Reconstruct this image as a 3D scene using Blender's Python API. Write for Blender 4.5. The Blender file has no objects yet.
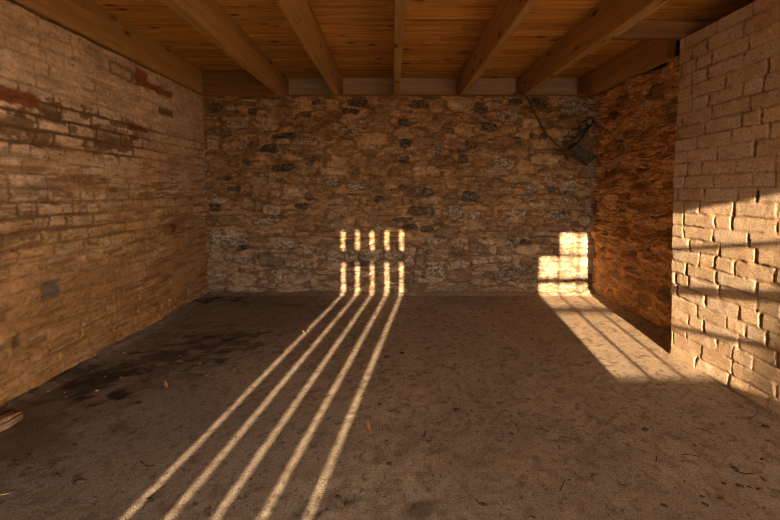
import bpy, bmesh, math, random
import numpy as np
from mathutils import Vector, Matrix

random.seed(7)
RNG = np.random.default_rng(11)
C = bpy.context.scene.collection
SC = bpy.context.scene

# ------------------------------------------------------------------ measures of the room (metres)
XL, XR, XREC = -2.125, 2.014, 2.285       # left brick wall, right brick wall, stone recess wall
YB, YF = 4.325, -1.80                     # back stone wall, front wall
YEDGE = 2.73                              # end of the right brick wall
ZW, ZC, ZBEAM = 2.25, 2.53, 2.262         # wall tops, ceiling boards, underside of the joists
EYE = 1.20
F, PX, HZ, TP = 380.0, 392.0, 190.0, 0.065
PITCH = math.atan(TP); PY = HZ + F * TP
SUN = Vector((0.1385, 1.0, -0.2025))

def ray(px, py):
    x = (px - PX) / F; y = (PY - py) / F
    return (x, math.cos(PITCH) + y * math.sin(PITCH), -math.sin(PITCH) + y * math.cos(PITCH))
def on_floor(px, py, z=0.0):
    r = ray(px, py); t = (z - EYE) / r[2]
    return Vector((t * r[0], t * r[1], z))
def on_y(px, py, y):
    r = ray(px, py); t = y / r[1]
    return Vector((t * r[0], y, EYE + t * r[2]))
def on_x(px, py, x):
    r = ray(px, py); t = x / r[0]
    return Vector((x, t * r[1], EYE + t * r[2]))

# ------------------------------------------------------------------ numpy noise
def _hash(ix, iy, seed):
    h = (ix.astype(np.int64) * 374761393 + iy.astype(np.int64) * 668265263 + seed * 974634777) & 0xffffffff
    h = ((h ^ (h >> 13)) * 1274126177) & 0xffffffff
    h = ((h ^ (h >> 16)) * 2246822519) & 0xffffffff
    return ((h ^ (h >> 15)) & 0xffffff) / float(0xffffff)
def vn(x, y, seed=0):
    ix = np.floor(x); iy = np.floor(y)
    fx = x - ix; fy = y - iy
    fx = fx * fx * (3 - 2 * fx); fy = fy * fy * (3 - 2 * fy)
    a = _hash(ix, iy, seed); b = _hash(ix + 1, iy, seed)
    c = _hash(ix, iy + 1, seed); d = _hash(ix + 1, iy + 1, seed)
    return (a * (1 - fx) + b * fx) * (1 - fy) + (c * (1 - fx) + d * fx) * fy
def fbm(x, y, seed=0, octaves=4, gain=0.5):
    s = np.zeros_like(x); a = 1.0; t = 0.0
    for k in range(octaves):
        s += a * vn(x * 2 ** k + 17.3 * k, y * 2 ** k - 9.1 * k, seed + k * 31)
        t += a; a *= gain
    return s / t
def ridge(x, y, seed=0, octaves=4, gain=0.55):
    s = np.zeros_like(x); a = 1.0; t = 0.0
    for k in range(octaves):
        s += a * (1 - np.abs(2 * vn(x * 2 ** k + 5.7 * k, y * 2 ** k + 3.3 * k, seed + 13 * k) - 1))
        t += a; a *= gain
    return s / t
def ss(a, b, x):
    t = np.clip((x - a) / (b - a), 0, 1)
    return t * t * (3 - 2 * t)
def mix(a, b, t):
    return a * (1 - t[..., None]) + np.asarray(b) * t[..., None]

# ------------------------------------------------------------------ mesh helpers
def tag(o, label=None, cat=None, group=None, kind=None):
    if label: o['label'] = label
    if cat: o['category'] = cat
    if group: o['group'] = group
    if kind: o['kind'] = kind
    return o
def link(name, me, mat, parent=None):
    o = bpy.data.objects.new(name, me); C.objects.link(o)
    if mat: me.materials.append(mat)
    if parent: o.parent = parent
    return o
def empty(name, loc):
    o = bpy.data.objects.new(name, None); o.empty_display_size = 0.1
    C.objects.link(o); o.location = loc
    return o
def grid_object(name, P, col, mat, boxes=(), box_col=(0.3, 0.2, 0.12)):
    """a dense relief surface (rows x cols of points) plus plain backing boxes, one mesh"""
    nu, nv = P.shape[:2]
    V = P.reshape(-1, 3); K = col.reshape(-1, 3)
    i = np.arange(nu - 1)[:, None] * nv + np.arange(nv - 1)[None, :]
    Q = np.stack([i, i + nv, i + nv + 1, i + 1], -1).reshape(-1, 4)
    bv, bq = [], []
    n = len(V)
    for (x0, y0, z0, x1, y1, z1) in boxes:
        b = n + len(bv)
        bv += [(x, y, z) for x in (x0, x1) for y in (y0, y1) for z in (z0, z1)]
        bq += [(b, b + 1, b + 3, b + 2), (b + 4, b + 6, b + 7, b + 5), (b, b + 4, b + 5, b + 1),
               (b + 2, b + 3, b + 7, b + 6), (b, b + 2, b + 6, b + 4), (b + 1, b + 5, b + 7, b + 3)]
    if bv:
        V = np.concatenate([V, np.array(bv, float)]); Q = np.concatenate([Q, np.array(bq)])
        K = np.concatenate([K, np.tile(np.array(box_col), (len(bv), 1))])
    me = bpy.data.meshes.new(name)
    me.vertices.add(len(V)); me.vertices.foreach_set('co', V.astype(np.float32).ravel())
    me.loops.add(len(Q) * 4); me.loops.foreach_set('vertex_index', Q.astype(np.int32).ravel())
    me.polygons.add(len(Q))
    me.polygons.foreach_set('loop_start', np.arange(0, len(Q) * 4, 4, dtype=np.int32))
    sm = np.ones(len(Q), bool); sm[(nu - 1) * (nv - 1):] = False
    me.update(calc_edges=True)
    me.polygons.foreach_set('use_smooth', sm)
    at = me.color_attributes.new('tint', 'FLOAT_COLOR', 'POINT')
    at.data.foreach_set('color', np.concatenate([K, np.ones((len(K), 1))], 1).astype(np.float32).ravel())
    me.validate()
    return link(name, me, mat)
def bm_box(bm, lo, hi, bevel=0.0):
    vs = [bm.verts.new((x, y, z)) for x in (lo[0], hi[0]) for y in (lo[1], hi[1]) for z in (lo[2], hi[2])]
    for f in ((0, 1, 3, 2), (4, 6, 7, 5), (0, 4, 5, 1), (2, 3, 7, 6), (0, 2, 6, 4), (1, 5, 7, 3)):
        bm.faces.new([vs[k] for k in f])
    if bevel:
        es = list({e for v in vs for e in v.link_edges})
        bmesh.ops.bevel(bm, geom=es, offset=bevel, segments=2, affect='EDGES')
def bm_tube(bm, pts, r0, r1=None, n=7, cap=True):
    pts = [Vector(p) for p in pts]; r1 = r0 if r1 is None else r1
    rings = []
    for k, p in enumerate(pts):
        d = (pts[min(k + 1, len(pts) - 1)] - pts[max(k - 1, 0)]).normalized()
        s = d.cross(Vector((0, 0, 1)) if abs(d.z) < .9 else Vector((1, 0, 0))).normalized(); t = d.cross(s)
        r = r0 + (r1 - r0) * k / max(1, len(pts) - 1)
        rings.append([bm.verts.new(p + r * (math.cos(a) * s + math.sin(a) * t)) for a in [2 * math.pi * j / n for j in range(n)]])
    for a, b in zip(rings, rings[1:]):
        for j in range(n):
            bm.faces.new((a[j], a[(j + 1) % n], b[(j + 1) % n], b[j]))
    if cap:
        bm.faces.new(rings[0][::-1]); bm.faces.new(rings[-1])
def bm_mesh(name, bm, smooth=False):
    bmesh.ops.recalc_face_normals(bm, faces=bm.faces[:])
    me = bpy.data.meshes.new(name); bm.to_mesh(me); bm.free()
    if smooth:
        for p in me.polygons: p.use_smooth = True
    return me

# ------------------------------------------------------------------ materials
def new_mat(name):
    m = bpy.data.materials.new(name); m.use_nodes = True
    nt = m.node_tree; b = nt.nodes['Principled BSDF']
    b.inputs['Roughness'].default_value = 0.92
    b.inputs['Specular IOR Level'].default_value = 0.15
    return m, nt, b
def node(nt, typ, **kw):
    n = nt.nodes.new(typ)
    for k, v in kw.items():
        if k in n.inputs: n.inputs[k].default_value = v
        else: setattr(n, k, v)
    return n
def masonry(name, fine=70.0, amount=0.35, bump=0.35, dist=0.006):
    m, nt, b = new_mat(name)
    at = node(nt, 'ShaderNodeAttribute', attribute_name='tint')
    tc = node(nt, 'ShaderNodeTexCoord')
    n1 = node(nt, 'ShaderNodeTexNoise', Scale=fine, Detail=5.0, Roughness=0.65)
    n2 = node(nt, 'ShaderNodeTexNoise', Scale=fine * 3.1, Detail=2.0)
    nt.links.new(tc.outputs['Object'], n1.inputs['Vector']); nt.links.new(tc.outputs['Object'], n2.inputs['Vector'])
    mr = node(nt, 'ShaderNodeMapRange'); mr.inputs[1].default_value = 0.3; mr.inputs[2].default_value = 0.7
    mr.inputs[3].default_value = 1 - amount; mr.inputs[4].default_value = 1 + amount
    nt.links.new(n1.outputs['Fac'], mr.inputs[0])
    mx = node(nt, 'ShaderNodeVectorMath', operation='MULTIPLY')
    nt.links.new(at.outputs['Color'], mx.inputs[0]); nt.links.new(mr.outputs[0], mx.inputs[1])
    nt.links.new(mx.outputs[0], b.inputs['Base Color'])
    ad = node(nt, 'ShaderNodeMath', operation='MULTIPLY_ADD'); ad.inputs[1].default_value = 0.35
    nt.links.new(n2.outputs['Fac'], ad.inputs[0]); nt.links.new(n1.outputs['Fac'], ad.inputs[2])
    bp = node(nt, 'ShaderNodeBump', Strength=bump, Distance=dist)
    nt.links.new(ad.outputs[0], bp.inputs['Height']); nt.links.new(bp.outputs[0], b.inputs['Normal'])
    return m
def wood(name, axis, light, dark, knots=True, fine=1.0, rough=0.7, tint=False, contrast=1.0):
    m, nt, b = new_mat(name); b.inputs['Roughness'].default_value = rough
    b.inputs['Specular IOR Level'].default_value = 0.25
    tc = node(nt, 'ShaderNodeTexCoord')
    sc = [14.0 * fine] * 3; sc[axis] = 0.9 * fine
    mp = node(nt, 'ShaderNodeMapping'); mp.inputs['Scale'].default_value = sc
    oi = node(nt, 'ShaderNodeObjectInfo')
    of = node(nt, 'ShaderNodeVectorMath', operation='SCALE'); of.inputs['Scale'].default_value = 1.0
    cb = node(nt, 'ShaderNodeCombineXYZ')
    mu = node(nt, 'ShaderNodeMath', operation='MULTIPLY'); mu.inputs[1].default_value = 37.0
    nt.links.new(oi.outputs['Random'], mu.inputs[0])
    for k in range(3): nt.links.new(mu.outputs[0], cb.inputs[k])
    add = node(nt, 'ShaderNodeVectorMath', operation='ADD')
    nt.links.new(tc.outputs['Object'], add.inputs[0]); nt.links.new(cb.outputs[0], add.inputs[1])
    nt.links.new(add.outputs[0], mp.inputs['Vector'])
    n1 = node(nt, 'ShaderNodeTexNoise', Scale=1.6, Detail=6.0, Roughness=0.6, Distortion=0.6)
    nt.links.new(mp.outputs[0], n1.inputs['Vector'])
    n2 = node(nt, 'ShaderNodeTexNoise', Scale=9.0, Detail=3.0)
    nt.links.new(mp.outputs[0], n2.inputs['Vector'])
    ad = node(nt, 'ShaderNodeMath', operation='MULTIPLY_ADD'); ad.inputs[1].default_value = 0.35
    nt.links.new(n2.outputs['Fac'], ad.inputs[0]); nt.links.new(n1.outputs['Fac'], ad.inputs[2])
    rp = node(nt, 'ShaderNodeValToRGB')
    mid = 0.66; hw = 0.2 / contrast
    rp.color_ramp.elements[0].position = mid - hw; rp.color_ramp.elements[0].color = (*dark, 1)
    rp.color_ramp.elements[1].position = mid + hw; rp.color_ramp.elements[1].color = (*light, 1)
    nt.links.new(ad.outputs[0], rp.inputs[0])
    col = rp.outputs[0]
    if knots:
        ks = [7.0] * 3; ks[axis] = 3.2
        mk = node(nt, 'ShaderNodeMapping'); mk.inputs['Scale'].default_value = ks
        nt.links.new(add.outputs[0], mk.inputs['Vector'])
        vo = node(nt, 'ShaderNodeTexVoronoi', Scale=1.0, Randomness=1.0)
        nt.links.new(mk.outputs[0], vo.inputs['Vector'])
        kr = node(nt, 'ShaderNodeMapRange'); kr.inputs[1].default_value = 0.05; kr.inputs[2].default_value = 0.2
        kr.inputs[3].default_value = 0.16; kr.inputs[4].default_value = 1.0
        nt.links.new(vo.outputs['Distance'], kr.inputs[0])
        kx = node(nt, 'ShaderNodeVectorMath', operation='MULTIPLY')
        nt.links.new(col, kx.inputs[0]); nt.links.new(kr.outputs[0], kx.inputs[1]); col = kx.outputs[0]
    if tint:
        at = node(nt, 'ShaderNodeAttribute', attribute_name='tint')
        tx = node(nt, 'ShaderNodeVectorMath', operation='MULTIPLY')
        nt.links.new(col, tx.inputs[0]); nt.links.new(at.outputs['Color'], tx.inputs[1]); col = tx.outputs[0]
    nt.links.new(col, b.inputs['Base Color'])
    bp = node(nt, 'ShaderNodeBump', Strength=0.25, Distance=0.004)
    nt.links.new(ad.outputs[0], bp.inputs['Height']); nt.links.new(bp.outputs[0], b.inputs['Normal'])
    return m
def plain(name, col, rough=0.85, amount=0.3, scale=40.0, metal=0.0):
    m, nt, b = new_mat(name); b.inputs['Roughness'].default_value = rough; b.inputs['Metallic'].default_value = metal
    tc = node(nt, 'ShaderNodeTexCoord')
    n1 = node(nt, 'ShaderNodeTexNoise', Scale=scale, Detail=4.0)
    nt.links.new(tc.outputs['Object'], n1.inputs['Vector'])
    rp = node(nt, 'ShaderNodeValToRGB')
    rp.color_ramp.elements[0].position = 0.3; rp.color_ramp.elements[0].color = (*[c * (1 - amount) for c in col], 1)
    rp.color_ramp.elements[1].position = 0.7; rp.color_ramp.elements[1].color = (*[min(1, c * (1 + amount)) for c in col], 1)
    nt.links.new(n1.outputs['Fac'], rp.inputs[0]); nt.links.new(rp.outputs[0], b.inputs['Base Color'])
    bp = node(nt, 'ShaderNodeBump', Strength=0.4, Distance=0.003)
    nt.links.new(n1.outputs['Fac'], bp.inputs['Height']); nt.links.new(bp.outputs[0], b.inputs['Normal'])
    return m

M_STONE = masonry('rubble stone', 60, 0.32, 0.45, 0.007)
def grit(m, scale, lo, hi, dark, depth):
    nt = m.node_tree; b = nt.nodes['Principled BSDF']
    src = b.inputs['Base Color'].links[0].from_socket; bump = b.inputs['Normal'].links[0].from_node
    tc = node(nt, 'ShaderNodeTexCoord')
    n = node(nt, 'ShaderNodeTexNoise', Scale=scale, Detail=3.0, Roughness=0.6, Distortion=0.8)
    nt.links.new(tc.outputs['Object'], n.inputs['Vector'])
    mr = node(nt, 'ShaderNodeMapRange', interpolation_type='SMOOTHSTEP'); mr.inputs[1].default_value = lo; mr.inputs[2].default_value = hi
    mr.inputs[3].default_value = 1; mr.inputs[4].default_value = dark
    nt.links.new(n.outputs['Fac'], mr.inputs[0])
    mx = node(nt, 'ShaderNodeVectorMath', operation='MULTIPLY')
    nt.links.new(src, mx.inputs[0]); nt.links.new(mr.outputs[0], mx.inputs[1]); nt.links.new(mx.outputs[0], b.inputs['Base Color'])
    b2 = node(nt, 'ShaderNodeBump', Strength=0.8, Distance=depth)
    nt.links.new(mr.outputs[0], b2.inputs['Height']); nt.links.new(bump.outputs[0], b2.inputs['Normal']); nt.links.new(b2.outputs[0], b.inputs['Normal'])
M_BRICKL = masonry('limewashed brick', 38, 0.22, 0.25, 0.004)
M_BRICKR = masonry('rough limewashed brick', 95, 0.30, 0.55, 0.0035)
M_FLAKE = masonry('flaking stone', 55, 0.32, 0.5, 0.008)
M_FLOOR = masonry('packed earth', 120, 0.40, 0.9, 0.008)
grit(M_FLOOR, 38.0, .60, .70, .42, .006); grit(M_FLOOR, 15.0, .63, .70, .6, .008); grit(M_BRICKR, 60.0, .60, .70, .5, .003); grit(M_STONE, 42.0, .58, .68, .45, .006)
grit(M_BRICKL, 36.0, .62, .69, .45, .004); grit(M_FLAKE, 30.0, .58, .70, .4, .010)
M_PLANK = wood('pine ceiling boards', 0, (0.80, 0.45, 0.125), (0.42, 0.20, 0.045), True, 1.0, 0.65, True)
M_BEAM = wood('pine joist', 1, (0.53, 0.33, 0.125), (0.34, 0.19, 0.062), True, 0.8, 0.7)
M_BEAMX = wood('pine nogging', 0, (0.27, 0.145, 0.06), (0.16, 0.078, 0.032), True, 0.8, 0.75)
M_PALE = wood('weathered grey board', 0, (0.62, 0.49, 0.34), (0.42, 0.32, 0.21), False, 0.8, 0.85)
M_PLATE = wood('reddish wall plate', 0, (0.36, 0.17, 0.07), (0.22, 0.09, 0.035), False, 0.8, 0.8)
M_BATTEN = wood('pale new batten', 1, (0.62, 0.42, 0.24), (0.5, 0.31, 0.16), False, 1.0, 0.7)
M_DOOR = wood('old door boards', 2, (0.30, 0.22, 0.15), (0.2, 0.14, 0.09), True, 0.8, 0.85)
M_METAL = plain('dusty dark metal', (0.075, 0.062, 0.05), 0.6, 0.5, 30, 0.3)
M_RUST = plain('brown painted metal', (0.15, 0.092, 0.052), 0.7, 0.4, 30, 0.1)
M_CABLE = plain('dusty cable', (0.10, 0.07, 0.045), 0.7, 0.3, 30)
M_GROUND = plain('dry ground', (0.34, 0.26, 0.18), 0.95, 0.25, 2)

# ------------------------------------------------------------------ brick bond
def bricks(U, V, ch, lengths, probs, seed, joint=0.006, warp=0.006, u0=-3.0, u1=8.0):
    """returns edge distance, course, per-brick random numbers, brick-local u"""
    wu = (fbm(U * 7, V * 7, seed + 5, 3) - .5) * 2 * warp * 1.2
    wv = (fbm(U * 2.2, V * 3, seed + 6, 4) - .5) * 2 * warp * 1.5
    u = U + wu; v = V + wv
    r = np.floor(v / ch).astype(int)
    fr = v - r * ch
    du = np.zeros_like(U); bid = np.zeros(U.shape, int); blen = np.zeros_like(U)
    rr = random.Random(seed)
    for k in range(r.min(), r.max() + 1):
        b = [u0 + rr.random() * 0.25]
        while b[-1] < u1:
            b.append(b[-1] + rr.choices(lengths, probs)[0] * rr.uniform(0.94, 1.06))
        b = np.array(b); msk = r == k
        if not msk.any(): continue
        uu = u[msk]; j = np.clip(np.searchsorted(b, uu) - 1, 0, len(b) - 2)
        du[msk] = np.minimum(uu - b[j], b[j + 1] - uu); bid[msk] = j + (k + 50) * 1000
        blen[msk] = b[j + 1] - b[j]
    dv = np.minimum(fr, ch - fr)
    R = 0.016
    e = np.minimum(du, dv)
    c = (du < R) & (dv < R)
    e[c] = R - np.hypot(R - du[c], R - dv[c])
    z = np.zeros_like(bid)
    rnd = [_hash(bid, z + k, seed + 77) for k in range(5)]
    perp = du < dv
    return e - joint, r, bid, rnd, perp, blen

def box_mask(U, V, px0, py0, px1, py1, xw, seed=3, soft=0.012):
    """patch on a side wall given by two opposite corners as seen in the photograph"""
    a = on_x(px0, py0, xw); b = on_x(px1, py1, xw)
    u0, u1 = sorted((a.y, b.y)); v0, v1 = sorted((a.z, b.z))
    n = (fbm(U * 28, V * 28, seed, 3) - .5) * 0.03
    d = np.minimum(np.minimum(U - u0, u1 - U), np.minimum(V - v0, v1 - V)) + n
    return ss(-soft, soft, d)

# ------------------------------------------------------------------ left wall: limewashed brick
u = np.concatenate([np.arange(YF - .02, 1.6, 0.035), np.arange(1.6, YB + .06, 0.0065)])
v = np.arange(-0.04, ZW + 0.001, 0.0065)
U, V = np.meshgrid(u, v, indexing='ij')
e, rowi, bid, rn, perp, blen = bricks(U, V, 0.0865, [0.24, 0.12], [0.66, 0.34], 21, 0.005, 0.007)
blot = fbm(U * 1.3, V * 2.0, 41, 5)
fine = fbm(U * 16, V * 24, 42, 4)
med = fbm(U * 5, V * 8, 43, 4)
streak = fbm(U * 4.5, V * 30, 44, 5)
crumb = fbm(U * 13, V * 24, 50, 5)
# how bare (unfilled joints, lost limewash) the wall is
band = ss(1.38, 1.52, V) * (1 - ss(1.72, 1.86, V)) * (1 - ss(3.0, 3.9, U) * .6)
top = ss(1.72, 1.9, V)
bare = np.clip(band * 0.9 + 0.36 + (blot - .5) * 1.8 - 0.12 * top, 0, 1)
prof = ss(-0.002, 0.012, e + (fine - .5) * 0.016)
relief = 0.013 * prof * (0.3 + 0.7 * bare) + 0.006 * (rn[0] - .5) * (.4 + bare) + 0.007 * (med - .5)
relief += 0.016 * (ss(0.35, 0.7, streak) - .5) * (1 - .8 * ss(1.2, 1.6, V)) + 0.012 * (crumb - .5)
lime = np.array((0.73, 0.54, 0.345)); limed = np.array((0.51, 0.29, 0.115)); mort = np.array((0.15, 0.085, 0.038)); red = np.array((0.25, 0.085, 0.028))
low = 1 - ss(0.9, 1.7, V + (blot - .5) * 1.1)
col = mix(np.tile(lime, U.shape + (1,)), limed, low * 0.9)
col *= (0.80 + 0.34 * rn[1] * (0.3 + .7 * bare) + 0.5 * (med - .5) + 0.55 * (crumb - .5))[..., None]
col = mix(col, (0.74, 0.56, 0.39), ss(.54, .66, fbm(U * 3.2, V * 9, 51, 4)) * .45 * (1 - .5 * low))
col = mix(col, (0.40, 0.20, 0.085), ss(.52, .66, fbm(U * 4, V * 8, 52, 5)) * .5 * (.35 + .65 * low))
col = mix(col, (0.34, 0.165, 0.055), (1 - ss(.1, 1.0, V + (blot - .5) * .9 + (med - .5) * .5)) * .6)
greyish = ss(3.4, 4.2, U) * 0.35
col = mix(col, (0.36, 0.25, 0.165), greyish)
joint = (1 - prof) * np.clip(bare * 1.35 - 0.12, 0, 1)
col = mix(col, mort, np.clip(joint, 0, 1) * 0.95)
worn = ss(0.56, 0.63, fbm(U * 9, V * 17, 46, 5)) * np.clip(bare * 1.5 - .35, 0, 1)
col = mix(col, mort * 1.25, worn * 0.85)
dk = ss(0.57, 0.66, 1 - streak) * (1 - .75 * ss(1.2, 1.7, V)) * 0.75
col = mix(col, (0.22, 0.115, 0.05), dk)
tiny = ss(0.70, 0.78, fbm(U * 34, V * 44, 47, 2)) * (0.3 + bare)
col = mix(col, mort, np.clip(tiny, 0, 1) * 0.6)
base = (1 - ss(0.03, 0.30, V + (blot - .5) * .2)) * ss(2.6, 3.4, U)
relief += 0.018 * base * (prof - .5)
for (q, c, a) in [((-14, 81, 39, 110), red, 0.95), ((135, 67, 148, 83), red * 1.15, 0.95), ((136, 76, 173, 99), red * 1.05, 0.95),
                  ((129, 122.5, 148, 133), red * 0.8, 0.9), ((129, 134, 138, 141), red * 0.8, 0.85), ((159, 106, 174, 118), mort * .8, 0.85),
                  ((5, 112, 30, 119), mort * .9, 0.8), ((38, 107, 64, 125), mort, 0.7), ((92, 122, 128, 150), mort * 1.1, 0.6), ((24, 138, 62, 149), mort * 1.1, .75),
                  ((42, 282, 62, 294), (0.15, 0.12, 0.1), 0.8), ((173, 225, 178, 232), (0.14, 0.05, 0.02), 0.9), ((13, 337, 22, 346), mort * .8, 0.8)]:
    mk = box_mask(U, V, *q, XL)
    col = mix(col, c, mk * a); relief -= 0.008 * mk
ol = box_mask(U, V, 109.5, 58, 136, 84, XL, 5) * (1 - box_mask(U, V, 112.5, 63, 132.5, 79.5, XL, 5))
col = mix(col, mort * 1.5, ol * .75); relief -= .008 * ol
# ragged top course under the first joist
relief += 0.02 * ss(2.16, 2.20, V) * (fbm(U * 8, V * 3, 48, 3) - .35)
wob = 0.02 * (fbm(U * .8, V * .9, 49, 2) - .5)
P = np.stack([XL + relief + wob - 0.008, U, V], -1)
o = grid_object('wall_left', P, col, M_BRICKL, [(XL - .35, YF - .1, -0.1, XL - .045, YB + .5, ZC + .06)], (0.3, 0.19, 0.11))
tag(o, kind='structure')

# ------------------------------------------------------------------ right wall: rough brick pier with wrapped end
OPEN_R = (-1.60, -0.35, 2.05)       # unseen side opening, added to let in sky fill: y0, y1, height
u = np.concatenate([np.arange(YF - .05, OPEN_R[0], 0.04), [OPEN_R[0]]])
segs = []
L = YEDGE
uA = np.concatenate([np.arange(OPEN_R[1], 1.3, 0.035), np.arange(1.3, L + 0.30, 0.006)])
v = np.arange(-0.04, ZW + 0.001, 0.006)
U, V = np.meshgrid(uA, v, indexing='ij')
e, rowi, bid, rn, perp, blen = bricks(U, V, 0.0868, [0.245, 0.125], [0.74, 0.26], 58, 0.005, 0.012)
fine = fbm(U * 22, V * 28, 61, 4); med = fbm(U * 7, V * 10, 62, 4); blot = fbm(U * 1.6, V * 1.8, 63, 4)
prof = ss(-0.004, 0.0055, e + (fine - .5) * 0.016 + (med - .5) * 0.010)
filled = ss(0.5, 0.62, fbm(U * 3.1, V * 4.4, 64, 3))           # joints still full of mortar
void = ss(0.50, 0.60, fbm(U * 9, V * 12, 65, 3)) * perp
depth = 0.0042 * (1 - 0.6 * filled) + 0.009 * void
relief = -depth * (1 - prof) + 0.004 * (rn[0] - .5) + 0.002 * (med - .5) + 0.0018 * (fine - .5)
relief += 0.012 * (1 - ss(0.02, 0.12, V + (med - .5) * .08)) # mortar spread along the foot
cb = np.array((0.60, 0.445, 0.285))
col = np.tile(cb, U.shape + (1,)) * (0.86 + 0.24 * rn[1] + 0.25 * (fine - .5) + 0.2 * (blot - .5))[..., None]
col = mix(col, (0.62, 0.52, 0.40), ss(.55, .75, rn[4]) * .5)
col = mix(col, (0.45, 0.26, 0.13), ss(.5, .7, med) * .45)
col = mix(col, (0.36, 0.22, 0.12), (1 - prof) * 0.55)
col = mix(col, (0.10, 0.055, 0.03), (1 - prof) * np.clip(void + .3 * (1 - filled), 0, 1) * 0.75)
nx = np.where(U < L, -1.0, 0.0); ny = np.where(U < L, 0.0, 1.0)
bx = np.where(U < L, XR, XR + (U - L)) + .042 * (1 - ss(-.3, 1.3, V)); by = np.where(U < L, U, L)
jag = 0.012 * (fbm(V * 11, V * 0 + .5, 66, 3) - .5) * ss(L - .12, L, U)
P = np.stack([bx + nx * relief, by + ny * relief + jag, V], -1)
o = grid_object('wall_right', P, col, M_BRICKR,
                [(XR + .05, OPEN_R[1] + .0, -0.1, XR + .74, L - .05, ZW - .03), (XR + .72, YF - .1, -.1, XR + .95, OPEN_R[0], ZC + .06), (XR + .72, OPEN_R[1], -.1, XR + .95, YB + .6, ZC + .06), (XR + .72, OPEN_R[0], OPEN_R[2], XR + .95, OPEN_R[1], ZC + .06),
                 (XR, YF - .1, -0.1, XR + .72, OPEN_R[0], ZW), (XR, OPEN_R[0], OPEN_R[2], XR + .72, OPEN_R[1] + .06, ZW)], (0.42, 0.29, 0.18))
tag(o, kind='structure')

# ------------------------------------------------------------------ stones
def lay_stones(x0, x1, z0, z1, seed, special, hmin=0.06, hmax=0.15, lmin=0.10, lmax=0.36):
    rr = random.Random(seed); st = list(special); z = z0
    while z < z1:
        h = rr.uniform(hmin, hmax); x = x0 - rr.uniform(0, .2)
        while x < x1:
            w = rr.uniform(lmin, lmax)
            parts = [(0.5, 1.0)] if rr.random() < .62 or h < .09 else [(0.24, .5), (0.75, .5)]
            for (f, hh) in parts:
                cx, cz = x + w / 2, z + h * f + rr.uniform(-.014, .014)
                a, b = w / 2 - .006, h * hh / 2 - .004
                if not any(abs(cx - s[0]) < (a + s[2]) * .72 and abs(cz - s[1]) < (b + s[3]) * .72 for s in special):
                    q = rr.random()
                    st.append((cx, cz, a, b, 'D' if q < .08 else 'G' if q < .20 else 'P' if q < .42 else 'B', rr.uniform(.45, 1)))
            x += w
        z += h
    return st
KIND = {'D': (0.100, 0.080, 0.066), 'G': (0.34, 0.275, 0.205), 'P': (0.40, 0.285, 0.165), 'B': (0.25, 0.15, 0.07), 'R': (0.36, 0.185, 0.085)}
def stone_field(u1, v1, U, V, stones, seed, mortar, wamp=0.03):
    H = np.zeros_like(U); col = np.tile(np.array(mortar), U.shape + (1,)); E = np.zeros_like(U)
    WU = U + (fbm(U * 9, V * 11, seed + 1, 4) - .5) * wamp * 1.6; WV = V + (fbm(U * 7, V * 12, seed + 2, 4) - .5) * wamp
    rr = random.Random(seed)
    hf = fbm(U * 55, V * 60, seed + 3, 2); mf = fbm(U * 14, V * 26, seed + 4, 4); st = fbm(U * 8, V * 60, seed + 8, 3)
    for (cx, cz, a, b, k, vis) in stones:
        i0, i1 = np.searchsorted(u1, [cx - a - .04, cx + a + .04]); j0, j1 = np.searchsorted(v1, [cz - b - .03, cz + b + .03])
        rot = rr.uniform(-.13, .13); n = rr.uniform(2.3, 4.5); t = rr.uniform(-.35, .35); sh = rr.uniform(.68, 1.3); hg = rr.uniform(.5, 1.0)
        tw = rr.uniform(-.02, .03)
        if i1 - i0 < 2 or j1 - j0 < 2: continue
        s = np.s_[i0:i1, j0:j1]
        x = WU[s] - cx; y = WV[s] - cz
        x, y = x * math.cos(rot) + y * math.sin(rot), -x * math.sin(rot) + y * math.cos(rot)
        y = y * (1 + t * x / max(a, .02))
        d = (np.abs(x / a) ** n + np.abs(y / b) ** n) ** (1 / n)
        g = (1 - d) * min(a, b)
        pr = ss(-.002, 0.016, g); cm = ss(-0.001, 0.007, g + (mf[s] - .5) * .02)
        up = hg * pr * (0.8 + 6 * (x / a) * tw)
        better = up > H[s]
        H[s] = np.where(better, up, H[s])
        c = np.array(KIND[k]) * sh
        cc = np.tile(c, x.shape + (1,)) * (0.62 + 0.76 * mf[s] + 0.35 * (st[s] - .5))[..., None]
        if k in 'GD':
            cc = mix(cc, c * 0.35, ss(.56, .66, hf[s]) * .8)
            cc = mix(cc, (0.50, 0.43, 0.34), ss(.56, .66, 1 - hf[s]) * (.6 if k == 'G' else .12))
        col[s] = col[s] * (1 - (cm * vis)[..., None]) + cc * (cm * vis)[..., None]
        rim = ss(.80, .98, d) * (1 - ss(1.02, 1.2, d)) * ss(.42, .6, mf[s] + .22 * (-y / b))
        col[s] = mix(col[s], np.array(mortar) * .30, rim * .6 * vis)
        H[s] = H[s] - rim * .35 * vis
        E[s] = np.maximum(E[s], cm)
    return H, col, E

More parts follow.
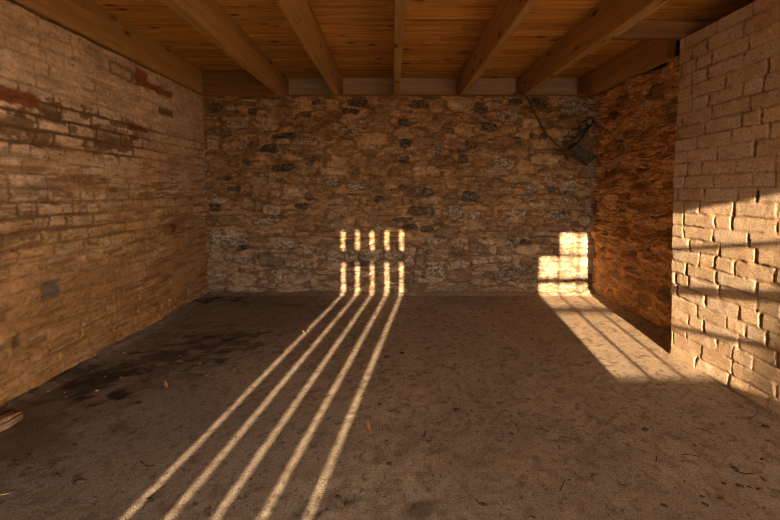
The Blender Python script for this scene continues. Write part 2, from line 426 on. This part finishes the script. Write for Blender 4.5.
# stones of the back wall that can be told apart: position and size in the photograph, kind
SPEC = """214 108 15 10 D;231 108 12 8 G;209 124 12 12 B;252 111 10 7 D;285 136 26 7 D;269 148 18 10 D;246 162 9 7 D;281 167 20 7 D;309 164 12 5 D;
358 102 21 9 D;349 111 18 6 D;316 103 10 7 D;386 108 22 9 B;420 104 20 9 D;404 122 16 9 D;480 107 16 9 D;507 115 26 13 G;516 102 17 7 D;539 102 18 8 D;489 127 19 10 D;
451 130 8 7 D;406 143 13 10 D;471 145 14 9 D;438 151 10 8 G;404 160 12 8 D;463 159 10 9 D;499 162 20 9 G;518 140 8 7 D;532 136 6 10 D;543 136 8 8 D;503 165 24 9 G;
470 195 17 9 D;456 212 16 16 G;474 215 14 8 G;516 213 22 8 G;569 186 22 12 G;551 190 10 7 D;532 190 14 8 G;224 178 18 5 D;233 189 18 6 D;282 167 22 8 D;215 207 14 10 D;
301 206 14 8 D;225 238 32 17 G;267 221 30 9 G;331 182 16 8 G;357 186 18 9 G;380 199 14 9 D;406 186 16 6 D;378 227 16 7 G;409 227 18 8 D;285 245 26 9 G;308 266 18 7 G;
239 261 28 8 G;215 258 14 9 P;243 281 26 13 P;278 277 10 17 G;298 279 20 13 P;313 281 9 13 P;427 228 15 8 D;458 244 14 8 G;512 242 17 7 G;489 243 14 6 G;492 260 42 8 G;
434 272 23 17 G;503 277 19 10 G;460 265 22 9 G;427 249 12 9 G;334 257 15 12 G;351 257 15 12 G;370 257 22 12 G;394 256 20 8 G;330 267 8 8 G;245 291 40 5 P;290 291 46 5 P;
340 291 40 5 B;380 291 34 5 B;430 291 42 5 B;485 291 46 5 B;525 291 30 5 B;420 116 30 12 B;445 118 22 9 B;460 105 26 12 P;322 130 24 14 B;270 124 18 14 P;300 122 22 8 B;
340 150 34 10 B;380 128 30 8 B;330 118 16 10 B;380 116 24 8 B;395 150 20 8 P;425 170 26 10 P;450 180 22 10 B;520 178 26 9 P;540 205 24 10 P;545 160 28 10 P;560 215 26 10 G;575 105 30 20 G;
260 190 18 10 B;250 205 22 10 P;295 180 24 8 B;320 205 20 9 B;345 210 24 10 P;430 200 22 10 P;500 190 26 9 B"""
special = []
for s in SPEC.replace('\n', '').split(';'):
    x, y, w, h, k = s.split(); p = on_y(float(x), float(y), YB)
    special.append((p.x, p.z, float(w) / 2 / 87.5 - .004, float(h) / 2 / 87.5 - .002, k, 0.93 if k in 'DG' else .7))
u = np.arange(XL - .12, XREC + .2, 0.0075); v = np.arange(-0.04, ZW + .001, 0.0075)
U, V = np.meshgrid(u, v, indexing='ij')
st = lay_stones(XL - .1, XREC + .1, 0.0, ZW, 5, special)
H, col, E = stone_field(u, v, U, V, st, 71, (0.44, 0.27, 0.125))
mf = fbm(U * 4, V * 6, 75, 4); ff = fbm(U * 24, V * 34, 76, 4)
col *= (0.55 + 0.6 * mf + 1.0 * (ff - .5) + .35 * (fbm(U * 9, V * 30, 74, 4) - .2))[..., None]
greyer = (1 - ss(0.25, 1.1, V + (mf - .5) * .6))
col = mix(col, col.mean(-1, keepdims=True) * np.array((1.50, 1.20, .92)), greyer * .6)
col = mix(col, (0.44, 0.36, 0.28), ss(2.17, 2.24, U) * ss(.2, .4, V) * .6)      # pale strip at the right corner
relief = 0.024 * H + 0.018 * (fbm(U * 12, V * 22, 77, 5) - .5) + 0.02 * (fbm(U * 1.5, V * 2, 78, 3) - .5)
crev = ss(.60, .74, ridge(U * 6, V * 16, 79, 3)) * (1 - E)
relief -= 0.016 * crev
col = mix(col, (0.10, 0.055, 0.03), crev * .6)
P = np.stack([U, YB + 0.012 - relief, V], -1)
o = grid_object('wall_back', P, col, M_STONE, [(XL - .2, YB + .05, -.1, XREC + .35, YB + .34, ZW - .005), (XL - .3, YB + .37, -.1, XREC + .5, YB + .60, ZC + .06)], (0.3, 0.2, 0.12))
tag(o, kind='structure')

# ------------------------------------------------------------------ recess: flaking rubble wall at the right
u = np.arange(2.55, YB + .06, 0.0065); v = np.arange(-0.04, ZBEAM, 0.0065)
U, V = np.meshgrid(u, v, indexing='ij')
st = lay_stones(2.5, YB + .1, 0.0, ZW, 15, [], 0.05, 0.15, 0.10, 0.30)
st = [(a, b, c, d, {'D': 'D', 'G': 'B', 'P': 'P', 'B': 'R'}[k], s * .8) for (a, b, c, d, k, s) in st]
H, col, E = stone_field(u, v, U, V, st, 81, (0.66, 0.39, 0.165), 0.07)
wu = U + (fbm(U * 5, V * 5, 82, 3) - .5) * .2; wv = V + (fbm(U * 5, V * 7, 83, 3) - .5) * .12
rg = ridge(wu * 4.2 + wv * 2.2, wv * 6.5, 84, 5)
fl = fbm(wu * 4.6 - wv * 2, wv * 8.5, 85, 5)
steps = np.floor(fl * 8) / 8 + ss(.3, 1, (fl * 8 - np.floor(fl * 8))) / 8 * .8
rough = 0.72 + 0.42 * ss(.3, 1.4, V)
relief = rough * (0.026 * H + 0.19 * (steps - .5) + 0.06 * (rg - .5)) + .03 * (fbm(U * 2, V * 2, 86, 3) - .5)
col *= (0.85 + 0.55 * fl + 0.4 * (fbm(U * 20, V * 30, 87, 3) - .5))[..., None]  # tint follows the relief: shading of the facets put into the stone colour
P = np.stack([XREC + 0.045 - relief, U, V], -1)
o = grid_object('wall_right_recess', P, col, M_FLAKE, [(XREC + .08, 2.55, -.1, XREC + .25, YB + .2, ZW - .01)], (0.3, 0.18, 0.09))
tag(o, kind='structure')

# ------------------------------------------------------------------ floor: packed earth
u = np.concatenate([np.arange(XL - .2, XREC + .25, 0.009)])
v = np.concatenate([np.arange(YF - .2, 1.1, 0.05), np.arange(1.1, YB + .08, 0.009)])
U, V = np.meshgrid(u, v, indexing='ij')
big = fbm(U * 1.1, V * 1.1, 91, 4); mid = fbm(U * 6, V * 6, 92, 4); sm = fbm(U * 26, V * 26, 93, 3)
pit = ss(.66, .80, fbm(U * 17, V * 13, 94, 3)); scuff = fbm(U * 9 + V * 5, V * 4 - U * 2, 95, 4)
relief = 0.008 * (big - .5) + 0.003 * (mid - .5) + 0.0024 * (sm - .5) - 0.002 * pit + 0.0028 * (scuff - .5)
relief -= relief.mean()
FCOL = np.array((0.39, 0.325, 0.25))
col = np.tile(FCOL, U.shape + (1,)) * (0.72 + 0.35 * big + 0.25 * (mid - .5) + 0.3 * (sm - .5))[..., None]
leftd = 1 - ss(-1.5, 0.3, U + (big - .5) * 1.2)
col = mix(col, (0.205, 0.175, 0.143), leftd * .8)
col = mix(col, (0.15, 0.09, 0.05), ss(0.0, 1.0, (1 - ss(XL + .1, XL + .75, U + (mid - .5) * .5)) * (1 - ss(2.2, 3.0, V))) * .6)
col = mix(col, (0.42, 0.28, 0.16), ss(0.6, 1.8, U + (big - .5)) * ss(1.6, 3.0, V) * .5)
col = mix(col, (0.12, 0.08, 0.055), pit * 0.35)
spk = ss(.66, .74, fbm(U * 42, V * 36, 96, 2)); col = mix(col, (0.13, 0.09, 0.06), spk * .55)
scr = ss(.62, .72, fbm(U * 10 + V * 8, V * 30 - U * 22, 97, 3)); col = mix(col, (0.16, 0.11, 0.075), scr * .35); relief -= .0015 * scr
def stain(px, py, rx, ry, amt, c, seed):
    global col
    p = on_floor(px, py); n = fbm(U * 9 + V * 3, V * 13 - U * 5, seed, 5)
    d = np.hypot((U - p.x) / rx, (V - p.y) / ry) + (n - .5) * 4.5
    col = mix(col, c, (1 - ss(.3, 1.3, d)) * amt)
for k, s in enumerate([(104, 396, .15, .06, .95), (112, 374, .22, .12, .7), (98, 382, .2, .1, .6), (180, 355, .28, .22, .7), (232, 344, .25, .2, .55), (205, 335, .3, .2, .35),
                       (418, 505, .10, .05, .75), (150, 372, .3, .2, .35), (60, 385, .2, .2, .5), (25, 440, .3, .15, .35), (214, 300, .2, .12, .7), (300, 305, .5, .08, .3), (330, 505, .12, .06, .4)]):
    stain(*s, (0.032, 0.026, 0.022), 120 + k)
stain(700, 510, .5, .3, .3, (0.24, 0.20, 0.165), 140); stain(470, 500, .7, .35, .45, (0.235, 0.185, 0.145), 141)
edge = np.minimum(np.minimum(U - XL, YB - V), 9)
relief += 0.03 * (1 - ss(0.0, 0.10, edge + (mid - .5) * .08)) * ss(0, 1, sm + .3)
relief += 0.035 * (1 - ss(0.0, .11, np.where(V > YEDGE, XREC - U, 9) + (mid - .5) * .1)) 
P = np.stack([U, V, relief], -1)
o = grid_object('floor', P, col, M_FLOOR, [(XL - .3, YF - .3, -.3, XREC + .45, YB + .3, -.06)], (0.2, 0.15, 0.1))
tag(o, kind='structure')
FU, FV, FR = u, v, relief
def floor_z(x, y):
    i = int(np.clip(np.searchsorted(FU, x), 1, len(FU) - 1)); j = int(np.clip(np.searchsorted(FV, y), 1, len(FV) - 1))
    return float(FR[i - 1:i + 1, j - 1:j + 1].mean())

# ------------------------------------------------------------------ ceiling boards
bm = bmesh.new(); lay = bm.verts.layers.float_color.new('tint')
rr = random.Random(3); y = YF - .1
while y < YB + .45:
    w = 0.108
    x = XL - .3
    while x < XREC + .75:
        l = rr.uniform(1.4, 3.2); n0 = len(bm.verts)
        bm_box(bm, (x, y, ZC + rr.uniform(0, .003)), (min(x + l, XREC + .8) - .002, y + w - .003, ZC + .03), 0.004)
        bm.verts.ensure_lookup_table(); g = rr.uniform(.78, 1.12); h = rr.uniform(.9, 1.08)
        for vv in bm.verts[n0:]: vv[lay] = (g, g * h, g * h * h, 1)
        x += l
    y += w
n0 = len(bm.verts); bm_box(bm, (XL - .35, YF - .15, ZC + .032), (XREC + .8, YB + .62, ZC + .12)); bm.verts.ensure_lookup_table()
for vv in bm.verts[n0:]: vv[lay] = (.5, .5, .5, 1)
tag(link('ceiling', bm_mesh('ceiling', bm), M_PLANK), kind='structure')

# ------------------------------------------------------------------ joists and boards
def board(name, lo, hi, mat, label, cat, group=None, bevel=0.004, parent=None):
    c = Vector(((lo[0] + hi[0]) / 2, (lo[1] + hi[1]) / 2, lo[2]))
    bm = bmesh.new(); bm_box(bm, Vector(lo) - c, Vector(hi) - c, bevel)
    o = link(name, bm_mesh(name, bm), mat, parent); o.location = c
    return tag(o, label, cat, group)
YEND = YB + .33
JO = [(-2.185, -2.108, 'broad pine ceiling joist lying along the top of the left brick wall', YF),
      (-1.300, -1.235, 'pine ceiling joist running to the back wall, first one clear of the left wall', YF),
      (-0.655, -0.588, 'pine ceiling joist second from the left wall among those standing clear of walls', YF),
      (0.016, 0.080, 'pine ceiling joist in the middle that points straight away from the viewer', YF),
      (0.766, 0.830, 'pine ceiling joist just to the right of the middle joist, left face in shadow', YF),
      (1.476, 1.542, 'pine ceiling joist with a pale batten fixed along its lower right edge', YF),
      (2.215, 2.290, 'short dark ceiling joist resting along the top of the recessed rough stone wall', 3.14)]
for (x0, x1, lab, y0) in JO:
    j = board('ceiling_joist', (x0, y0, ZBEAM), (x1, YEND, ZC - .001), M_BEAM, lab, 'ceiling joist', 'ceiling joists running to the back wall')
    if x0 > 1.4 and x0 < 1.6:
        b = board('batten', (x1 + .001, YF, ZBEAM + .002), (x1 + .030, 2.735, ZBEAM + .040), M_BATTEN, 'pale new batten', None, None, .003)
        b.location = b.location - j.location; b.parent = j
board('wall_plate', (XL - .02, YB - .022, ZW), (XREC + .03, YB + .335, ZBEAM - .001), M_PLATE, 'thin reddish timber wall plate along the top of the back stone wall', 'wall plate', None, .002)
board('nogging', (-2.107, YB - .012, ZBEAM + .0005), (-1.301, YB + .03, ZC - .001), M_BEAMX, 'brown nogging board closing the bay beside the left wall, above the stone', 'nogging', 'noggings between joists')
board('nogging', (1.543, 2.715, ZBEAM - .004), (2.60, 2.762, ZBEAM + .100), M_BEAMX, 'low nogging board between a joist and the top corner of the right brick wall', 'nogging', 'noggings between joists')
for (x0, x1, lab) in [(-1.234, -.656, 'pale infill board between the first two joists that stand clear of the left wall'),
                      (-.587, .015, 'pale infill board just left of the middle joist, above the back wall'),
                      (.081, .765, 'pale infill board just right of the middle joist, above the back wall'),
                      (.831, 1.475, 'pale infill board with a knot and nail holes, left of the batten joist'),
                      (1.543, 2.214, 'pale infill board nearest the right recess, above the cable and lamp')]:
    board('infill_board', (x0, YB + .30, ZBEAM), (x1, YB + .325, ZC - .002), M_PALE, lab, 'infill board', 'pale boards closing the joist bays on the back wall', .002)

# ------------------------------------------------------------------ front wall behind the photographer, with window, slatted door
shift = 0.1385 * (YB - YF); rise = 0.2025 * (YB - YF)
WX0, WX1 = 1.704 - shift, 2.62 - shift
WZ0, WZ1 = 0.2025 * (2.33 - YF), 0.702 + rise
DX0, DX1, DZ1 = -0.70 - shift, 0.24 - shift, 0.728 + rise
def front(bm, x0, x1, z0, z1): bm_box(bm, (x0, YF - .09, z0), (x1, YF, z1))
bm = bmesh.new()
g = .05
for (a, b, c, d) in [(XL - .3, DX0 - g, -.1, ZC), (DX0 - g, DX1 + g, DZ1 + g + .05, ZC), (DX1 + g, WX0 - g, -.1, ZC), (WX0 - g, WX1 + g, -.1, WZ0 - g),
                     (WX0 - g, WX1 + g, WZ1 + g + .05, ZC), (WX1 + g, XR + .5, -.1, ZC)]: front(bm, a, b, c, d)
o = link('wall_front', bm_mesh('wall_front', bm), plain('plastered brick', (0.45, 0.31, 0.2), .9, .2, 12)); tag(o, kind='structure')
# window with bars and mullions
bm = bmesh.new()
bm_box(bm, (WX0 - .1, YF + .001, WZ0 - .1), (WX0, YF + .04, WZ1 + .15)); bm_box(bm, (WX1, YF + .001, WZ0 - .1), (WX1 + .1, YF + .04, WZ1 + .15))
bm_box(bm, (WX0, YF + .001, WZ0 - .1), (WX1, YF + .04, WZ0)); bm_box(bm, (WX0, YF + .001, WZ1), (WX1, YF + .04, WZ1 + .15))
for k, t in ((1, .024), (2, .020), (3, .020)): bm_box(bm, (WX0 + .222 * k - t / 2, YF + .004, WZ0), (WX0 + .222 * k + t / 2, YF + .034, WZ1))
for h, t in ((.28, .034), (.556, .066), (.847, .030)): bm_box(bm, (WX0, YF + .006, WZ0 + h - t / 2), (WX1, YF + .032, WZ0 + h + t / 2))
bm_box(bm, (WX0, YF + .008, WZ0 + .847), (WX0 + .213, YF + .03, WZ1))       # boarded-up pane
o = link('window_1', bm_mesh('window_1', bm), M_DOOR); tag(o, kind='structure')
# slatted door: boards with open gaps, a rail across
bm = bmesh.new()
SL = [-.560, -.399, -.228, -.057, .110]; W2 = .0175
eds = [DX0] + sum([[c - shift - W2, c - shift + W2] for c in SL], []) + [DX1]
for k in range(0, len(eds), 2): bm_box(bm, (eds[k], YF + .001, .03), (eds[k + 1], YF + .028, DZ1))
bm_box(bm, (DX0 - .08, YF + .001, 0), (DX0, YF + .04, DZ1 + .15)); bm_box(bm, (DX1, YF + .001, 0), (DX1 + .08, YF + .04, DZ1 + .15)); bm_box(bm, (DX0, YF + .001, DZ1), (DX1, YF + .04, DZ1 + .15))
bm_box(bm, (DX0, YF + .029, .358 + rise), (DX1, YF + .055, .506 + rise)); bm_box(bm, (DX0, YF + .029, .03), (DX1, YF + .055, .17))
o = link('door_1', bm_mesh('door_1', bm), M_DOOR); tag(o, kind='structure')
# ground outside
bm = bmesh.new(); bm_box(bm, (-40, -40, -.5), (40, 40, -.31))
o = link('ground', bm_mesh('ground', bm), M_GROUND); tag(o, kind='structure')

# ------------------------------------------------------------------ old lamp hanging in the back right corner
D0 = 4.10
def lp(x, y, d=D0): return on_y(x, y, d)
base = lp(578, 150); lamp = empty('hanging_lamp', base)
tag(lamp, 'old dark metal lamp hanging skewed by rods in the upper corner of the back wall', 'lamp')
def lpart(name, bm, mat, smooth=False, parent=lamp):
    for vv in bm.verts: vv.co -= base
    o = link(name, bm_mesh(name, bm, smooth), mat, lamp); return o
A, B, Cc, Dd = lp(566, 148.5), lp(586, 163), lp(595, 155, D0 - .02), lp(576, 143.5, D0 - .02)
nrm = Vector((0.15, -1, -.35)).normalized()
bm = bmesh.new()
f0 = [bm.verts.new(p + nrm * .05) for p in (A, B, Cc, Dd)]; f1 = [bm.verts.new(p - nrm * .05) for p in (A, B, Cc, Dd)]
bm.faces.new(f0); bm.faces.new(f1[::-1])
for k in range(4): bm.faces.new((f0[k], f0[(k + 1) % 4], f1[(k + 1) % 4], f1[k]))
bmesh.ops.bevel(bm, geom=bm.edges[:], offset=.006, segments=2, affect='EDGES')
lpart('housing', bm, M_METAL)
bm = bmesh.new()
T = [lp(565, 147, D0 + .02), lp(588.5, 127, D0 + .02), lp(593, 154, D0 + .02)]
f0 = [bm.verts.new(p) for p in T]; f1 = [bm.verts.new(p + Vector((0, .012, 0))) for p in T]
bm.faces.new(f0); bm.faces.new(f1[::-1])
for k in range(3): bm.faces.new((f0[k], f0[(k + 1) % 3], f1[(k + 1) % 3], f1[k]))
lpart('bracket_plate', bm, M_RUST)
for a, b in (((563, 150.5), (588.5, 126)), ((577, 145), (590, 126))):
    bm = bmesh.new(); bm_tube(bm, [lp(*a, D0 - .03), lp(*b, D0 + .02)], .010); lpart('hanger_rod', bm, M_METAL, True)
bm = bmesh.new(); c = lp(589.5, 121.5, D0 + .02)
bm_tube(bm, [c + Vector((.036 * math.cos(t), .0, .046 * math.sin(t))) for t in [2 * math.pi * k / 16 for k in range(17)]], .010, n=6, cap=False); lpart('ring', bm, M_METAL, True)
bm = bmesh.new(); bm_tube(bm, [lp(562, 151), lp(574, 158.5), lp(587, 165.5)], .012, n=8); lpart('rail', bm, M_RUST, True)
bm = bmesh.new(); bm_tube(bm, [c + Vector((0, 0, .03)), c + Vector((.03, .12, .03)), c + Vector((.03, .26, .03))], .009, n=6); lpart('wall_hook', bm, M_METAL, True)
bm = bmesh.new()
pts = [on_y(513, 94, YB - .05), on_y(520, 93.5, YB - .05), on_y(527, 97, YB - .045), on_y(531, 106, YB - .04), on_y(537, 117, YB - .045), on_y(542, 127, YB - .05), on_y(548, 136, YB - .07), on_y(556, 144, 4.18), lp(563, 150.5)]
bm_tube(bm, pts, .0085, n=7); lpart('cable', bm, M_CABLE, True)

# ------------------------------------------------------------------ loose bits on the floor
def blob(name, size, mat, label, cat, group, px, py, seed, rz=0.0, sub=2, jag=.25, sink=.25):
    rr = random.Random(seed); bm = bmesh.new(); bmesh.ops.create_icosphere(bm, subdivisions=sub, radius=1)
    dirs = [Vector((rr.gauss(0, 1), rr.gauss(0, 1), rr.gauss(0, 1))).normalized() for _ in range(7)]
    for vv in bm.verts:
        n = vv.co.normalized(); m = 1.0
        for d in dirs:
            q = n.dot(d)
            if q > .55: m -= (q - .55) * jag * 1.6
        vv.co = n * m * (1 + rr.uniform(-.06, .06))
        vv.co = Vector((vv.co.x * size[0], vv.co.y * size[1], vv.co.z * size[2]))
    o = link(name, bm_mesh(name, bm, True), mat); p = on_floor(px, py)
    o.location = (p.x, p.y, floor_z(p.x, p.y) + size[2] * (1 - sink)); o.rotation_euler = (0, 0, rz)
    return tag(o, label, cat, group)
def twig(name, pix, r, mat, label, cat, group=None, lift=.0, fork=None, seed=0):
    rr = random.Random(seed + len(pix)); P = []; r *= .75
    for k, (x, y) in enumerate(pix):
        p = on_floor(x, y); p.z = floor_z(p.x, p.y) + r * .7 + (lift if 0 < k < len(pix) - 1 else 0); P.append(p)
    c = P[0].copy(); Q = []
    for a, b in zip(P, P[1:]):
        for t in (0, .33, .66): Q.append(a.lerp(b, t) - c + Vector((rr.uniform(-.25, .25) * r, rr.uniform(-.5, .5) * r, 0)))
    Q.append(P[-1] - c)
    bm = bmesh.new(); bm_tube(bm, Q, r, r * .55, n=6)
    if fork:
        q = on_floor(*fork); q.z = floor_z(q.x, q.y) + r; bm_tube(bm, [Q[len(Q) // 2], q - c], r * .7, r * .4, n=6)
    o = link(name, bm_mesh(name, bm, True), mat); o.location = c
    return tag(o, label, cat, group)
M_CLOD = plain('dark clod', (0.075, 0.053, 0.037), .95, .4, 60)
M_CHIP = plain('pale chip', (0.42, 0.34, 0.25), .9, .2, 60)
M_TWIG = plain('dark twig', (0.075, 0.05, 0.034), .9, .4, 90)
M_LEAF = plain('dry leaf', (0.33, 0.19, 0.075), .8, .35, 60)
M_PIECE = plain('limed brick piece', (0.33, 0.20, 0.115), .92, .35, 35)
M_STRAW = plain('pale straw', (0.55, 0.42, 0.22), .8, .2, 40)

# the broken brick at the foot of the left wall
bm = bmesh.new(); bm_box(bm, (-.045, -.17, 0), (.045, .10, .055), .012)
bmesh.ops.subdivide_edges(bm, edges=bm.edges[:], cuts=3, use_grid_fill=True)
for vv in bm.verts:
    n = Vector((math.sin(vv.co.y * 61 + vv.co.z * 40), math.sin(vv.co.x * 83 + 1.3), math.sin(vv.co.y * 47 + vv.co.x * 70)))
    vv.co += n * .004
    if vv.co.y > .09: vv.co.y -= .03 * abs(math.sin(vv.co.x * 40 + 1)); vv.co.x *= .9
o = link('broken_brick', bm_mesh('broken_brick', bm, True), M_PIECE)
p = on_floor(-3, 430); o.location = (p.x + .0, p.y, floor_z(p.x, p.y) - .004); o.rotation_euler = (0, 0, math.radians(-12))
tag(o, 'broken limewashed brick lying on the floor against the foot of the left wall', 'brick')

# curled leaf, upright stub and other bits that can be told apart
def leaf(px, py, ln, wd, rz, label):
    bm = bmesh.new(); rows = []
    for i in range(9):
        t = i / 8; w = wd * math.sin(math.pi * (0.08 + .9 * t)); row = []
        for j in range(5):
            s = (j - 2) / 2; ang = s * 1.0
            row.append(bm.verts.new((w * math.sin(ang), ln * (t - .5), w * (1 - math.cos(ang)) + ln * .55 * t * t)))
        rows.append(row)
    for a, b in zip(rows, rows[1:]):
        for j in range(4): bm.faces.new((a[j], a[j + 1], b[j + 1], b[j]))
    o = link('dry_leaf', bm_mesh('dry_leaf', bm, True), M_LEAF); p = on_floor(px, py)
    o.location = (p.x, p.y, floor_z(p.x, p.y) + .002); o.rotation_euler = (0, 0, rz)
    sd = o.modifiers.new('thick', 'SOLIDIFY'); sd.thickness = .0015
    tag(o, label, 'leaf', 'curled dry leaves on the floor')
leaf(369, 430, .065, .012, .35, 'curled golden dry leaf standing up just right of the rightmost light stripe')
leaf(303, 333, .05, .012, 1.2, 'small curled leaf lying on the light stripes near the back wall')
leaf(166, 387, .055, .014, .8, 'curled tan leaf on the dark floor left of the light stripes')
leaf(180, 363, .045, .012, 2.2, 'brownish leaf scrap on the dark sooty stain near the left back')
twig('wood_stub', [(424, 437), (426, 431)], .007, M_TWIG, 'short dark wood stub on the bare floor right of the curled golden leaf', 'stub', None, .0)
T_ = [([(560, 491), (565, 481)], .0035, 'straight black stick at the lower right of the floor, tilted upright', None),
      ([(591, 478), (594, 474), (598, 475)], .003, 'small hooked twig to the right of the straight black stick', None),
      ([(562, 436), (574, 439), (581, 443)], .003, 'forked twig on the floor below the window light patch', (580, 437)),
      ([(696, 428), (706, 430), (713, 434), (718, 434)], .003, 'long thin twig on the floor left of the right brick wall', None),
      ([(656, 462), (657, 456)], .0035, 'tiny upright splinter on the right part of the floor', None),
      ([(682, 455), (692, 455), (700, 457)], .003, 'thin flat twig lying across the floor, below the long thin twig', None),
      ([(441, 365), (449, 368), (456, 369)], .004, 'thin twig lying on the bare middle floor near the back wall', None),
      ([(140, 462), (147, 467), (155, 466)], .004, 'bent twig on the dark floor left of the leftmost light stripe', None),
      ([(736, 471), (745, 474), (755, 473)], .004, 'stout short twig near the lower right corner of the floor', None)]
for k, (pix, r, lab, fk) in enumerate(T_): twig('dry_twig', pix, r, M_TWIG, lab, 'twig', 'dry twigs on the floor', 0, fk, k)
twig('straw', [(-4, 496), (4, 495), (11, 493)], .0028, M_STRAW, 'pale straw lying on the dark floor in the lower left corner', 'straw')
twig('wire', [(735, 417), (744, 419), (752, 418), (757, 414), (758, 409), (756, 405)], .0028, M_CABLE, 'thin wire curled on the floor at the foot of the right brick wall', 'wire')
blob('brick_chip', (.022, .008, .007), M_CLOD, 'dark sliver on the floor near the thin curled wire', 'chip', None, 766, 427, 3, -.5)
CL = [(387, 358, 10, 'dark clod in the middle of the floor, lower left of the smallest back clod'), (402, 354, 8, 'small clod nearest the back wall, right of the light stripes'),
      (389, 465, 9, 'round clod on the lower middle floor below the curled golden leaf'), (338, 499, 11, 'ragged clod at the bottom edge beside the rightmost light stripe'),
      (457, 411, 12, 'flat clod on the middle floor up and right of the wood stub'), (484, 505, 9, 'dark clod alone at the bottom middle of the floor'),
      (57, 477, 13, 'dark clod on the lower left floor among scuff marks'), (80, 483, 16, 'long dark clod on the lower left floor, beside a smaller clod'),
      (75, 446, 10, 'small clod on the left floor below the blackest soot stain'), (645, 430, 11, 'dark stub of earth below the patch of window light'),
      (150, 500, 12, 'dark clod between the bottom left floor and the leftmost light stripe')]
for k, (x, y, s, lab) in enumerate(CL):
    d = on_floor(x, y).y; w = s * .4 * d / F
    blob('dirt_clod', (w, w * .55, w * .4), M_CLOD, lab, 'clod', 'clods of dirt on the floor', x, y, 20 + k, random.uniform(-.5, .8))
for k, (x, y, s) in enumerate([(735, 469, 10), (740, 486, 9), (721, 499, 9), (705, 505, 9), (664, 506, 9), (702, 497, 7), (762, 459, 7), (724, 484, 7), (749, 487, 6), (758, 489, 6)]):
    d = on_floor(x, y).y; w = s * .42 * d / F
    blob('dirt_crumb', (w, w * .5, w * .4), M_CLOD, 'small dark dirt crumb scattered on the lower right floor', 'crumb', 'dark crumbs on the lower right floor', x, y, 50 + k, random.uniform(-.9, .2))
for k, (x, y, s) in enumerate([(97, 391, 6), (105, 377, 4), (121, 378, 4), (92, 371, 3), (207, 376, 4), (200, 364, 5), (206, 409, 4), (180, 356, 4), (176, 348, 3), (234, 371, 4), (143, 352, 3), (65, 393, 4), (48, 392, 4), (66, 397, 3),
                                (124, 353, 4), (150, 340, 3), (170, 372, 3), (118, 335, 0)]):
    if not s: continue
    d = on_floor(x, y).y; w = s * .36 * d / F
    blob('stone_chip', (w, w * .6, w * .45), M_CHIP, 'small pale stone chip on the dark sooty floor by the left wall', 'stone chip', 'pale chips on the sooty floor', x, y, 80 + k, random.uniform(0, 3), 1)

# ------------------------------------------------------------------ light
sun = bpy.data.lights.new('sun', 'SUN'); sun.energy = 18.0; sun.angle = math.radians(.5); sun.color = (1.0, 0.715, 0.445)
so = bpy.data.objects.new('sun', sun); C.objects.link(so); so.rotation_euler = SUN.to_track_quat('-Z', 'Y').to_euler(); so.location = (-3, -20, 6)
w = bpy.data.worlds.new('sky'); SC.world = w; w.use_nodes = True
nt = w.node_tree; bg = nt.nodes['Background']
bg.inputs['Color'].default_value = (1.0, 0.89, 0.75, 1); bg.inputs['Strength'].default_value = 19.0
def portal(name, loc, rot, sx, sy):
    l = bpy.data.lights.new(name, 'AREA'); l.shape = 'RECTANGLE'; l.size = sx; l.size_y = sy; l.cycles.is_portal = True
    o = bpy.data.objects.new(name, l); C.objects.link(o); o.location = loc; o.rotation_euler = rot
portal('added_opening_portal', (XR + .96, (OPEN_R[0] + OPEN_R[1]) / 2, OPEN_R[2] / 2), (0, math.pi / 2, 0), 2.1, 1.3)  # samples sky through the added side opening
portal('window_portal', ((WX0 + WX1) / 2, YF - .1, (WZ0 + WZ1) / 2), (math.pi / 2, 0, 0), 1.1, 1.25)
portal('slat_door_portal', ((DX0 + DX1) / 2, YF - .1, 1.05), (math.pi / 2, 0, 0), 1.1, 2.1)

# ------------------------------------------------------------------ camera
cam = bpy.data.cameras.new('camera'); cam.sensor_fit = 'HORIZONTAL'; cam.sensor_width = 36; cam.lens = F / 780 * 36
cam.shift_x = -(PX - 390) / 780; cam.shift_y = -(260 - PY) / 780; cam.clip_start = .02
co = bpy.data.objects.new('camera', cam); C.objects.link(co); co.location = (0, 0, EYE); co.rotation_euler = (math.pi / 2 - PITCH, 0, 0)
SC.camera = co
SC.view_settings.view_transform = 'Standard'; SC.view_settings.look = 'None'; SC.view_settings.gamma = 1; SC.view_settings.use_curve_mapping = False
SC.view_settings.exposure = 0.64
cy = SC.cycles
cy.max_bounces = 12; cy.diffuse_bounces = 8; cy.glossy_bounces = 3; cy.use_denoising = True; cy.denoising_prefilter = 'ACCURATE'; cy.filter_width = 1.0; cy.sample_clamp_indirect = 6.0; cy.caustics_reflective = False
